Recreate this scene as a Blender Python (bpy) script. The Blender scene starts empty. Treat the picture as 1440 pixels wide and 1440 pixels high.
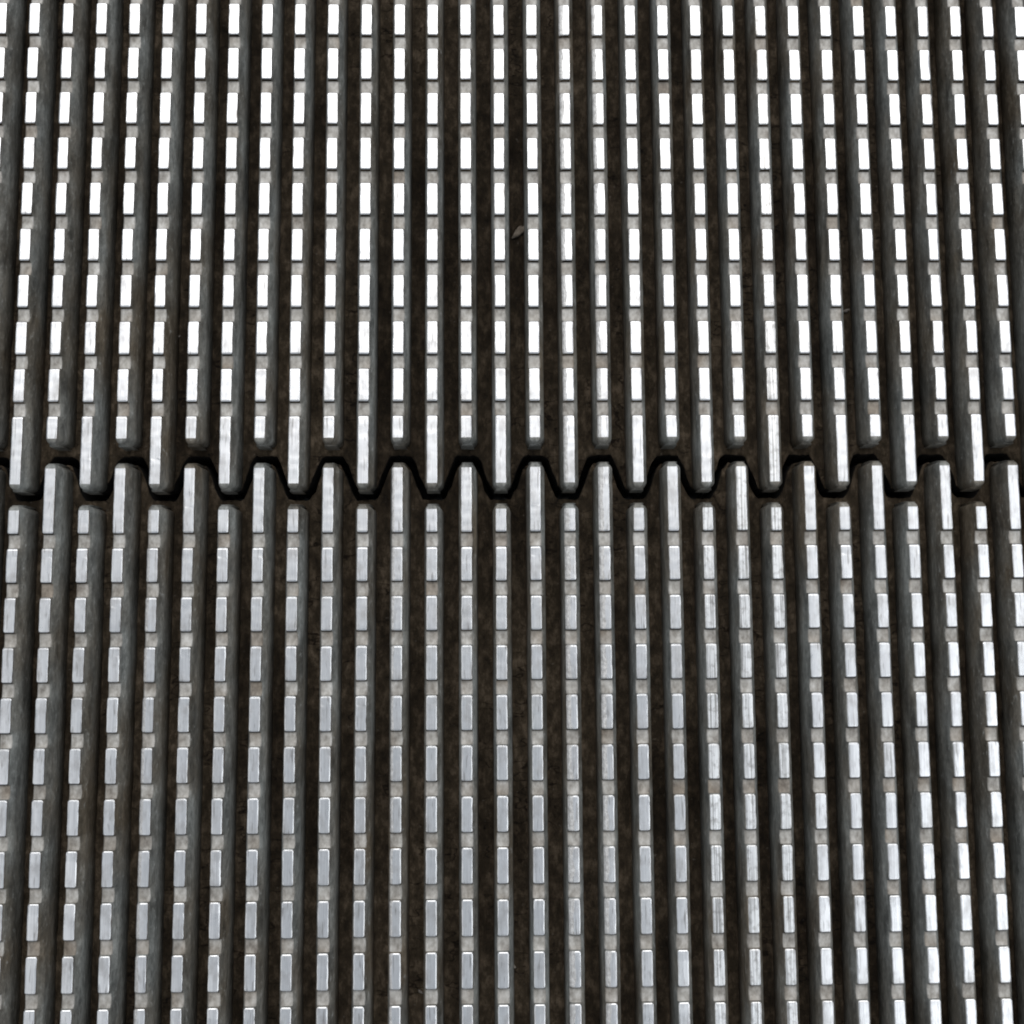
import bpy, math, random
from mathutils import Matrix, Vector, noise

random.seed(7)
MM = 0.001
PITCH = 9.07          # cleat pitch, mm
ROW = 12.809          # notch pitch, mm
PAD = 8.95            # raised pad length, mm
DEPTH = 10.0           # groove depth, mm
scene = bpy.context.scene
col = scene.collection

# ------------------------------------------------------------------ materials
def new_mat(name):
    m = bpy.data.materials.new(name); m.use_nodes = True
    nt = m.node_tree; b = nt.nodes['Principled BSDF']
    return m, nt, b
def node(nt, t, **kw):
    n = nt.nodes.new(t)
    for k, v in kw.items():
        setattr(n, k, v)
    return n
def coords(nt, scale, rot=0.0):
    tc = node(nt, 'ShaderNodeTexCoord'); mp = node(nt, 'ShaderNodeMapping')
    mp.inputs['Scale'].default_value = scale; mp.inputs['Rotation'].default_value = (0, 0, rot)
    nt.links.new(tc.outputs['Object'], mp.inputs['Vector'])
    return mp.outputs['Vector']
def tex(nt, scale, nscale=1.0, detail=4, rough=0.6, rot=0.0):
    n = node(nt, 'ShaderNodeTexNoise'); n.inputs['Scale'].default_value = nscale
    n.inputs['Detail'].default_value = detail; n.inputs['Roughness'].default_value = rough
    nt.links.new(coords(nt, scale, rot), n.inputs['Vector'])
    return n.outputs['Fac']
def ramp(nt, fac, stops):
    r = node(nt, 'ShaderNodeValToRGB'); e = r.color_ramp.elements
    while len(e) < len(stops): e.new(0.5)
    for el, (p, c) in zip(e, stops):
        el.position = p; el.color = (*c, 1) if len(c) == 3 else c
    nt.links.new(fac, r.inputs['Fac'])
    return r.outputs['Color']
def mix(nt, fac, a, b, mode='MIX'):
    m = node(nt, 'ShaderNodeMix', data_type='RGBA', blend_type=mode)
    if isinstance(fac, float): m.inputs['Factor'].default_value = fac
    else: nt.links.new(fac, m.inputs['Factor'])
    for s, v in (('A', a), ('B', b)):
        i = [x for x in m.inputs if x.name == s and x.type == 'RGBA'][0]
        if isinstance(v, tuple): i.default_value = (*v, 1)
        else: nt.links.new(v, i)
    return [x for x in m.outputs if x.type == 'RGBA'][0]
def bump(nt, b, h, strength, dist):
    n = node(nt, 'ShaderNodeBump'); n.inputs['Strength'].default_value = strength
    n.inputs['Distance'].default_value = dist
    nt.links.new(h, n.inputs['Height']); nt.links.new(n.outputs['Normal'], b.inputs['Normal'])

# polished wear face of the pads
M_TOP, nt, b = new_mat('worn_aluminium')
b.inputs['Metallic'].default_value = 1.0
brush = tex(nt, (2600, 90, 900), 1, 3, .6)
blotch = tex(nt, (260, 150, 260), 1, 4, .6)
c1 = ramp(nt, brush, [(.25, (.66, .66, .67)), (.7, (.86, .86, .87))])
c2 = ramp(nt, blotch, [(.32, (.70, .69, .68)), (.52, (1, 1, 1))])
nt.links.new(mix(nt, 1.0, c1, c2, 'MULTIPLY'), b.inputs['Base Color'])
sc = tex(nt, (1500, 110, 400), 1, 2, .5, .35)
sc2 = tex(nt, (1300, 140, 400), 1, 2, .5, -.6)
scr = ramp(nt, sc, [(.30, (.62, .61, .60)), (.36, (1, 1, 1))])
scr2 = ramp(nt, sc2, [(.30, (.66, .65, .64)), (.35, (1, 1, 1))])
base = mix(nt, 1.0, mix(nt, 1.0, mix(nt, 1.0, c1, c2, 'MULTIPLY'), scr, 'MULTIPLY'), scr2, 'MULTIPLY')
nt.links.new(base, b.inputs['Base Color'])
rr = ramp(nt, blotch, [(.3, (.36,)*3), (.7, (.27,)*3)])
nt.links.new(rr, b.inputs['Roughness'])
bump(nt, b, brush, .35, .00006)

# pads scored by heels and wheels
M_SCORED, nt, b = new_mat('scored_aluminium')
b.inputs['Metallic'].default_value = 1.0
s1 = tex(nt, (2300, 35, 900), 1, 3, .65)
s2 = tex(nt, (700, 500, 700), 1, 4, .6)
c1 = ramp(nt, s1, [(.36, (.33, .32, .31)), (.52, (.80, .80, .80)), (.7, (.90, .90, .90))])
c2 = ramp(nt, s2, [(.32, (.60, .59, .58)), (.5, (1, 1, 1))])
nt.links.new(mix(nt, 1.0, c1, c2, 'MULTIPLY'), b.inputs['Base Color'])
b.inputs['Roughness'].default_value = .33
bump(nt, b, s1, .8, .00012)

# chipped, scraped edge
M_CHIP, nt, b = new_mat('scraped_aluminium')
b.inputs['Metallic'].default_value = .85
n1 = tex(nt, (1500, 900, 1500), 1, 5, .7)
nt.links.new(ramp(nt, n1, [(.32, (.40, .385, .37)), (.62, (.70, .69, .68))]), b.inputs['Base Color'])
b.inputs['Roughness'].default_value = .58
bump(nt, b, n1, .6, .0003)

# dusty floor of the notches
M_NOTCH, nt, b = new_mat('dusty_aluminium')
n1 = tex(nt, (500, 320, 500), 1, 4, .65)
n2 = tex(nt, (55, 45, 55), 1, 3, .6)
c1 = ramp(nt, n1, [(.3, (.19, .172, .152)), (.5, (.37, .350, .320)), (.72, (.58, .56, .53))])
c2 = ramp(nt, n2, [(.33, (.62, .55, .48)), (.5, (1, 1, 1))])
nt.links.new(mix(nt, 1.0, c1, c2, 'MULTIPLY'), b.inputs['Base Color'])
b.inputs['Metallic'].default_value = .25
b.inputs['Roughness'].default_value = .55
bump(nt, b, n1, .5, .0003)

# grey painted cleat sides
M_SIDE, nt, b = new_mat('grey_painted_casting')
n1 = tex(nt, (240, 60, 240), 1, 5, .65)
n2 = tex(nt, (38, 26, 38), 1, 4, .6)
n3 = tex(nt, (1000, 520, 1000), 1, 3, .75)
c1 = ramp(nt, n1, [(.32, (.088, .091, .086)), (.66, (.30, .307, .292))])
gr = ramp(nt, n3, [(.3, (.72, .72, .72)), (.6, (1.15, 1.15, 1.15))])
c1 = mix(nt, 1.0, c1, gr, 'MULTIPLY')
c2 = ramp(nt, n2, [(.40, (1.0, 1.0, 1.0)), (.66, (.62, .50, .39))])
c3 = mix(nt, 1.0, c1, c2, 'MULTIPLY')
sp = ramp(nt, n3, [(.60, (0, 0, 0)), (.72, (.6,)*3)])
nt.links.new(mix(nt, sp, c3, (.42, .43, .42)), b.inputs['Base Color'])
b.inputs['Roughness'].default_value = .5
b.inputs['Specular IOR Level'].default_value = .4
bump(nt, b, n3, .7, .0005)

# caked dirt on the groove floor; also the painted shade line on pad edges
M_DIRT_SHADE, nt, b = new_mat('brown_dirt_and_pad_shade')
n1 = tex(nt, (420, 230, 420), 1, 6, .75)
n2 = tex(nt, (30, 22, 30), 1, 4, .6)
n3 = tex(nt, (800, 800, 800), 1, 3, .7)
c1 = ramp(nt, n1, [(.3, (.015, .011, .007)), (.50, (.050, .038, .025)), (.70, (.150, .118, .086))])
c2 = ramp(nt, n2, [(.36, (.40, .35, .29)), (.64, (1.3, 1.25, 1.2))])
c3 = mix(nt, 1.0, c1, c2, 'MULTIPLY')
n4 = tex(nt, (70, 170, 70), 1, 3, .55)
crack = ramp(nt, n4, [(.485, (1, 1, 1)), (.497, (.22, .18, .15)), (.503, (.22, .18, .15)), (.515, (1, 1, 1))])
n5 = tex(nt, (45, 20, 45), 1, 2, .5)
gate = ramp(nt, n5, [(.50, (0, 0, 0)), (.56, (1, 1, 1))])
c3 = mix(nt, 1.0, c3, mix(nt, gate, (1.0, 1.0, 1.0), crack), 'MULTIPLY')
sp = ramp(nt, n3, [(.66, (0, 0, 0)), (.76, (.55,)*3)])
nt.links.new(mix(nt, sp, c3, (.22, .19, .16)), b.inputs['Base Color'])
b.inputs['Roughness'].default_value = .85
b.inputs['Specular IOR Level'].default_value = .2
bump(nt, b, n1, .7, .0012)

# black inner castings
M_BLACK, nt, b = new_mat('black_greasy_casting')
n1 = tex(nt, (120, 120, 120), 1, 4, .6)
nt.links.new(ramp(nt, n1, [(.3, (.008, .007, .006)), (.7, (.022, .019, .017))]), b.inputs['Base Color'])
b.inputs['Roughness'].default_value = .7

def debris_mat(name, a, c):
    m, nt, b = new_mat(name)
    n = tex(nt, (900, 900, 900), 1, 4, .6)
    nt.links.new(ramp(nt, n, [(.3, a), (.7, c)]), b.inputs['Base Color'])
    b.inputs['Roughness'].default_value = .8
    return m
M_CHIPWOOD = debris_mat('dry_leaf_brown', (.12, .092, .066), (.30, .25, .20))
M_CRUMB = debris_mat('pale_crumb', (.30, .25, .20), (.62, .56, .48))
M_GRIT = debris_mat('grey_grit', (.14, .12, .10), (.38, .34, .30))

# ------------------------------------------------------------------ helpers
def link_mesh(name, verts, faces, mats, mi=None, parent=None, smooth=None):
    me = bpy.data.meshes.new(name)
    me.from_pydata([(x*MM, y*MM, z*MM) for x, y, z in verts], [], faces)
    for m in mats: me.materials.append(m)
    if mi: me.polygons.foreach_set('material_index', mi)
    if smooth: me.polygons.foreach_set('use_smooth', smooth)
    me.update()
    o = bpy.data.objects.new(name, me); col.objects.link(o)
    if parent: o.parent = parent
    return o
def nz(x, y, z, s=1.0):
    return noise.noise(Vector((x*s, y*s, z*s)))

def draft(z, shoulder, low):
    # side of a cleat: a short steep wall under the pad, a rounded shoulder, then a long steep flank
    d = max(0, -z); t = max(0, min(1, (d-1.1)/1.5))
    return .03*min(d, .9)+shoulder*t*t*(3-2*t)+low*max(0, d-2)/(DEPTH-2)
HALF = 1.46                       # half width of the pad top, mm

def cleat_mesh(name, parent, c, pads, plate_end, tip_dir, wear_l, wear_r, wear_top, seed):
    """one long cleat: pads = list of (y_hi, y_lo) raised pads, from high y to low y.
    tip_dir: -1 the tip is at the low y end, +1 at the high y end."""
    x0 = c*PITCH+.09*nz(c*7.31, 4.4, seed)
    tip = pads[-1][1] if tip_dir < 0 else pads[0][0]
    far = pads[0][0] if tip_dir < 0 else pads[-1][1]
    st = []      # stations (y, ztop, bevel scale, kind) kind: 0 pad, 1 wall, 2 notch
    nf = -1.15
    for k, (hi, lo) in enumerate(pads):
        hi += .10*nz(c*3.1+seed, k*1.7, 2.3); lo += .10*nz(c*2.7+seed, k*1.3, 7.7)
        first = (k == 0); last = (k == len(pads)-1)
        if first and tip_dir > 0:
            for dy, dz in ((0, -3.2), (-.10, -1.7), (-.35, -.75), (-.75, -.25), (-1.2, -.05)): st.append((hi+.35+dy, dz, 1))
            s = hi-1.3
        else:
            if not first: st.append((hi+.16, nf+.2, 1))
            st.append((hi+.04, -.45, 1)); st.append((hi-.03, -.16, 0, 2)); st.append((hi-.24, -.03, 0, 1)); s = hi-.50
        e = lo+1.3 if (last and tip_dir < 0) else lo+.50
        n = max(2, int((s-e)/.55))
        for i in range(n+1): st.append((s+(e-s)*i/n, 0, 0))
        if last and tip_dir < 0:
            for dy, dz in ((1.2, -.05), (.75, -.25), (.35, -.75), (.10, -1.7), (0, -3.2)): st.append((lo-.35+dy, dz, 1))
        else:
            st.append((lo+.24, -.03, 0, 1)); st.append((lo+.05, -.17, 0, 2)); st.append((lo-.12, -.50, 3, 2)); st.append((lo-.20, -.82, 3, 1))
            if not last:
                st.append((lo-.26, nf+.10, 1))
                nxt = pads[k+1][0]
                for t in (.14, .3, .5, .7, .86):
                    yy = lo-.3+(nxt-.2-lo+.3)*t
                    st.append((yy, nf+.04*nz(yy*.9, c*5.3, 1.1)+(.16 if t in (.14, .86) else .04 if t in (.3, .7) else 0), 2))
    verts, faces, mi, sm = [], [], [], []
    NP = 11
    for stn in st:
        y, zt, kind = stn[:3]; cor = stn[3] if len(stn) > 3 else 0
        # underside rises towards the free tip
        d = (plate_end-y) if tip_dir < 0 else (y-plate_end)
        zb = -DEPTH-.3 if d < 0 else -DEPTH-.3+min(.6, .07*d)
        din = abs(y-tip)
        rnd = 1.0 if din > 1.7 else math.sqrt(max(.12, 1-(1-din/1.7)**2*.80))     # tip rounded in plan
        zb = min(zb, zt-1.0)
        wob = .05*nz(y*.35, c*4.1+seed, .3)
        L = lambda z: x0-(HALF+draft(z, .48, .35))*rnd-.25*(1-rnd)+wob+.05*nz(y*.5, z*.4, c*9.1)
        R = lambda z: x0+(HALF+draft(z, .92, .50))*rnd+wob+.05*nz(y*.5, z*.4+40, c*9.1)
        bv = .20 if kind != 2 else .26
        wl = wear_l*(.85+.45*nz(y*.30, c*3.3, 5.5)+.18*nz(y*1.5, c*3.3, 8.5)) if kind != 2 else 0
        wr = wear_r*(.75+.8*nz(y*.25, c*5.3, 9.5)+.3*nz(y*1.7, c*3.3, 2.5)) if kind != 2 else 0
        wl = max(0, wl); wr = max(0, wr)
        jl = max(0, .05+.26*nz(y*.8, c*7.7, 3.1)); jr = max(0, .05+.26*nz(y*.8, c*7.7, 6.1))
        zmid = (zt+zb)/2; z1 = min(-1.35, zt-.6); z2 = min(-2.6, z1-.4); zmid = min(zmid, z2-.5)
        zb = min(zb, zmid-1)
        cut = .22 if cor == 2 else (.07 if cor == 1 else 0)
        zl = zt-bv-.30*wl; zr = zt-bv-.30*wr
        lx = L(zl); rx = R(zr)
        lx += cut; rx -= cut
        tl = L(zt)+bv*1.5+jl*.5+wl+cut; tr = R(zt)-bv*1.5-jr*.5-wr-cut
        ctr = (tl+tr)/2
        tilt = .035*nz(c*1.37, seed, 3.3)+.045*nz(c*2.2, math.floor(-y/ROW+.1)*1.7, seed)
        dz = 0 if kind else .02*nz(y*.6, c*2.2, 4.4)
        zq = zb+.5
        p = [(L(zq)+.5, y, zb), (L(zq), y, zq), (L(zmid), y, zmid), (L(z2), y, z2), (L(z1), y, z1), (lx, y, zl),
             ((lx*.62+tl*.38), y, zt-(zt-zl)*.28-.05*wl*(1+.4*nz(y*2.3, c, 1))), (tl, y, zt+dz-tilt), (ctr, y, zt+dz+.012*(kind == 0)), (tr, y, zt+dz+tilt),
             ((rx*.62+tr*.38), y, zt-(zt-zr)*.28), (rx, y, zr), (R(z1), y, z1), (R(z2), y, z2), (R(zmid), y, zmid), (R(zq), y, zq), (R(zq)-.5, y, zb)]
        verts += p
    n = len(p)
    for i in range(len(st)-1):
        k0, k1 = st[i][2], st[i+1][2]
        top = 0 if (k0 == 0 and k1 == 0) else (2 if 2 in (k0, k1) and 3 not in (k0, k1) else 1)
        for j in range(n):
            a, b_ = i*n+j, i*n+(j+1) % n
            faces.append((a, b_, b_+n, a+n))
            if 5 <= j <= 10:
                if top == 0:
                    m = 0
                    if j in (5, 6) and wear_l > .25: m = 1
                    if j == 5 and wear_l <= .25: m = 3
                    if j == 10: m = 4  # right pad edge coloured dark, a painted shade line
                    if j in (9, 10) and wear_r > .45: m = 1
                elif top == 2: m = 2
                else: m = 4 if 3 in (k0, k1) else 3  # wall under a pad's low end: shade painted in with the dirt colour
            else: m = 3
            mi.append(m); sm.append(m in (2, 3) and not (5 <= j <= 10 and top == 0))
    faces.append(tuple(range(n))); mi.append(3); sm.append(False)
    faces.append(tuple(reversed(range((len(st)-1)*n, len(st)*n)))); mi.append(3); sm.append(False)
    return link_mesh(name, verts, faces, [M_SCORED if wear_top else M_TOP, M_CHIP, M_NOTCH, M_SIDE, M_DIRT_SHADE], mi, parent, sm)

def tongue(x, odd):
    # reach of the floor past its straight edge: a rounded tongue under every second cleat
    k = (x/PITCH-odd)/2; d = abs(k-round(k))*2*PITCH
    d += .5*nz(x*.9, odd*5.0, 2.2)+.35*nz(round(k)*3.3, odd*2.0, 6.1); t = max(0, min(1, (6.3-d)/4.6))
    return 9.7*(t*.3+.7*t*t*(3-2*t))+.35*nz(x*1.3, odd*9.0, 7.7)+.45*nz(round(k)*4.7, odd*3.0, 1.9)*t

def plate_mesh(name, parent, xa, xb, ya, yb, seed, odd):
    """groove floor with an uneven crust of dirt, 20 mm thick"""
    nx, ny = int((xb-xa)/.8), int((yb-ya)/1.3)
    verts, faces, mi = [], [], []
    for j in range(ny+1):
        for i in range(nx+1):
            x, y = xa+(xb-xa)*i/nx, ya+(yb-ya)*j/ny
            if odd: y += tongue(x, 1)*max(0, 1-(yb-y)/60)
            else: y -= tongue(x, 0)*max(0, 1-(y-ya)/60)
            g = math.floor(x/PITCH)
            z = .28*nz(x*.22, y*.12, seed)+.22*nz(x*.6+g*7, y*.35, seed+9)
            # breaks across the cake of dirt, different in every groove
            q = nz(g*13.7, y*.055, seed+3)
            z += .55*(1 if q > .12 else 0)+.3*(1 if q < -.25 else 0)
            z += .5*max(0, nz(x*1.1, y*.9, seed+17)-.28)*2
            verts.append((x, y, -DEPTH+z-.1))
    for j in range(ny):
        for i in range(nx):
            a = j*(nx+1)+i
            faces.append((a, a+1, a+nx+2, a+nx+1)); mi.append(0)
    base = len(verts)
    ring = [i for i in range(nx+1)]+[j*(nx+1)+nx for j in range(1, ny+1)]+[ny*(nx+1)+i for i in range(nx-1, -1, -1)]+[j*(nx+1) for j in range(ny-1, 0, -1)]
    for r in ring: verts.append((verts[r][0], verts[r][1], -DEPTH-20))
    m = len(ring)
    for k in range(m):
        faces.append((ring[(k+1) % m], ring[k], base+k, base+(k+1) % m)); mi.append(1)
    faces.append(tuple(base+k for k in reversed(range(m)))); mi.append(1)
    return link_mesh(name, verts, faces, [M_DIRT_SHADE, M_BLACK], mi, parent, [True]*(nx*ny)+[False]*(m+1))

def box(name, parent, xa, xb, ya, yb, za, zb, mat):
    v = [(x, y, z) for z in (za, zb) for y in (ya, yb) for x in (xa, xb)]
    f = [(0, 2, 3, 1), (4, 5, 7, 6), (0, 1, 5, 4), (2, 6, 7, 3), (0, 4, 6, 2), (1, 3, 7, 5)]
    return link_mesh(name, v, f, [mat], None, parent)

def step(name, label, y_origin):
    e = bpy.data.objects.new(name, None); col.objects.link(e)
    e.empty_display_size = .02
    e['label'] = label; e['category'] = 'escalator step'; e['group'] = 'neighbouring escalator steps'
    return e

# ------------------------------------------------------------------ the two steps
C0, C1 = -16, 20
XA, XB = (C0-.5)*PITCH, (C1+.5)*PITCH
UP_EDGE, LO_EDGE = -124.5, -136.6       # where the two groove floors end
L0 = -150.14                            # first full pad row of the lower step

upper = step('escalator_step', 'escalator step across the upper half, brightest polished pads, with brown leaf scrap in a groove', 0)
lower = step('escalator_step', 'escalator step across the lower half, greyer blue-tinted pads, with pale crumb in a groove', 0)

wear = {4: (.80, 0, 0), 5: (.72, 0, 0), 10: (.15, .1, 1), 15: (.0, .30, 0), -11: (.12, 0, 0)}
wear_lo = {4: (1.15, 0, 0), 5: (1.0, 0, 0), 10: (.15, .15, 1), 9: (.20, 0, 1), -8: (.55, .0, 0), -1: (.42, 0, 0), 12: (.12, .0, 0), 15: (.1, .28, 0), -6: (.0, .22, 0), 8: (.1, 0, 1)}
for c in range(C0, C1+1):
    long_up = (c % 2 == 0)
    pads = [(-k*ROW, -k*ROW-PAD) for k in range(-3, 9)]
    pads.append((-9*ROW, -134.6 if long_up else -122.5))
    w = wear.get(c, (0, 0, 0))
    cleat_mesh('cleat', upper, c, pads, UP_EDGE, -1, w[0], w[1], w[2], 1.0)
    first_hi = -138.9 if long_up else -127.9
    pads = [(first_hi, L0+ROW-PAD)]+[(L0-k*ROW, L0-k*ROW-PAD) for k in range(0, 13)]
    w = wear_lo.get(c, (0, 0, 0))
    cleat_mesh('cleat', lower, c, pads, LO_EDGE, 1, w[0], w[1], w[2], 31.0)
plate_mesh('tread_plate', upper, XA, XB, UP_EDGE, 3*ROW+4, 11.0, 0)
plate_mesh('tread_plate', lower, XA, XB, L0-13*ROW, LO_EDGE, 23.0, 1)
# the lower step's riser: a dark wall that runs down inside the gap and under the upper step
box('riser', lower, XA, XB, UP_EDGE+6, LO_EDGE-.2, -60, -DEPTH-21, M_BLACK)

# ------------------------------------------------------------------ debris lying in the grooves
def scrap(name, label, cat, x, y, lx, ly, lz, rot, mat, seed, curl=0.0):
    verts, faces = [], []
    nu, nv = 20, 12
    for j in range(nv+1):
        th = math.pi*j/nv
        for i in range(nu):
            ph = 2*math.pi*i/nu
            v = Vector((math.sin(th)*math.cos(ph), math.sin(th)*math.sin(ph), math.cos(th)))
            r = 1+.5*noise.noise(v*1.6+Vector((seed, 0, 0)))+.4*noise.noise(v*3.5+Vector((0, seed, 0)))
            px, py, pz = v.x*r*lx, v.y*r*ly*(1-.35*v.x), v.z*r*lz
            pz += curl*(px/lx)**2*lz
            verts.append((px, py, pz))
    for j in range(nv):
        for i in range(nu):
            a, b_ = j*nu+i, j*nu+(i+1) % nu
            faces.append((a, a+nu, b_+nu, b_))
    o = link_mesh(name, verts, faces, [mat], None, None, [True]*len(faces))
    zmin = min(v[2] for v in verts)
    o.location = (x*MM, y*MM, (-DEPTH+.15-zmin)*MM); o.rotation_euler = (0, 0, math.radians(rot))
    o['label'] = label; o['category'] = cat
    return o

# ------------------------------------------------------------------ camera (solved from the pad grid)
F = 1656.0
A, B, G = -0.11403, 0.01858, 0.00425
R = (Matrix.Rotation(G, 3, 'Z') @ Matrix.Rotation(B, 3, 'Y') @ Matrix.Rotation(A, 3, 'X'))
CAM = Vector((15.261, -176.296, 307.08))
cam = bpy.data.cameras.new('camera'); co = bpy.data.objects.new('camera', cam); col.objects.link(co)
co.matrix_world = Matrix.Translation(CAM*MM) @ R.transposed().to_4x4()
cam.sensor_width = 36; cam.lens = F/1440*36
cam.clip_start = .01; cam.clip_end = 50
scene.camera = co

def at(px, py, z):      # where the ray of a photo pixel meets the height z (mm)
    d = R.transposed() @ Vector(((px-720)/F, (720-py)/F, -1))
    t = (z-CAM.z)/d.z
    return CAM.x+d.x*t, CAM.y+d.y*t
x, y = at(729, 327, -DEPTH+.8)
scrap('leaf_scrap', 'curled brown leaf scrap, biggest bit of litter, lying in a groove of the upper step', 'litter', x, y, 2.4, .95, .6, 228, M_CHIPWOOD, 3.0, .9)
x, y = at(250, 474, -DEPTH+.4)
scrap('grit', 'tiny grey grit flake in a groove near the left side of the upper step', 'litter', x, y, .75, .38, .3, 25, M_GRIT, 8.0)
x, y = at(723, 1362, -DEPTH+3.2)
scrap('crumb', 'pale whitish crumb in a groove near the bottom edge of the lower step', 'litter', x-.15, y, .75, .5, .45, -35, M_CRUMB, 5.0)
x, y = at(592, 1395, -DEPTH+.5)
scrap('grit', 'thin tan grit sliver in a groove at the bottom, left of the pale crumb', 'litter', x, y, .8, .28, .3, -30, M_GRIT, 12.0)
x, y = at(1190, 437, -DEPTH+.4)
scrap('grit', 'dark brown grit flake in a groove of the upper step near its right side', 'litter', x, y, .9, .35, .3, 15, M_GRIT, 15.0)

# ------------------------------------------------------------------ light
w = bpy.data.worlds.new('World'); scene.world = w; w.use_nodes = True
bg = w.node_tree.nodes['Background']
bg.inputs['Color'].default_value = (.83, .91, 1.0, 1); bg.inputs['Strength'].default_value = .42

def area(name, loc, target, sx, sy, power, color):
    l = bpy.data.lights.new(name, 'AREA'); l.shape = 'RECTANGLE'; l.size = sx; l.size_y = sy
    l.energy = power; l.color = color
    o = bpy.data.objects.new(name, l); col.objects.link(o)
    o.location = loc
    o.rotation_euler = (Vector(target)-Vector(loc)).to_track_quat('-Z', 'Y').to_euler()
    return o
T = (0, -.1, 0)
area('ceiling_light', (0.1, 1.75, 2.7), T, 4.2, 2.6, 84, (1, .985, .965))
area('side_light', (1.55, -.85, 2.5), T, 2.4, 1.3, 15, (.95, .98, 1))
area('side_light', (-1.7, -.85, 2.5), T, 2.4, 1.2, 6, (1, .99, .98))

# ------------------------------------------------------------------ render
scene.render.engine = 'CYCLES'
scene.cycles.use_denoising = True
scene.cycles.filter_width = 2.0
scene.cycles.max_bounces = 6
scene.render.resolution_x = scene.render.resolution_y = 1024
vs = scene.view_settings
vs.view_transform = 'Standard'; vs.look = 'None'; vs.exposure = 0; vs.gamma = 1
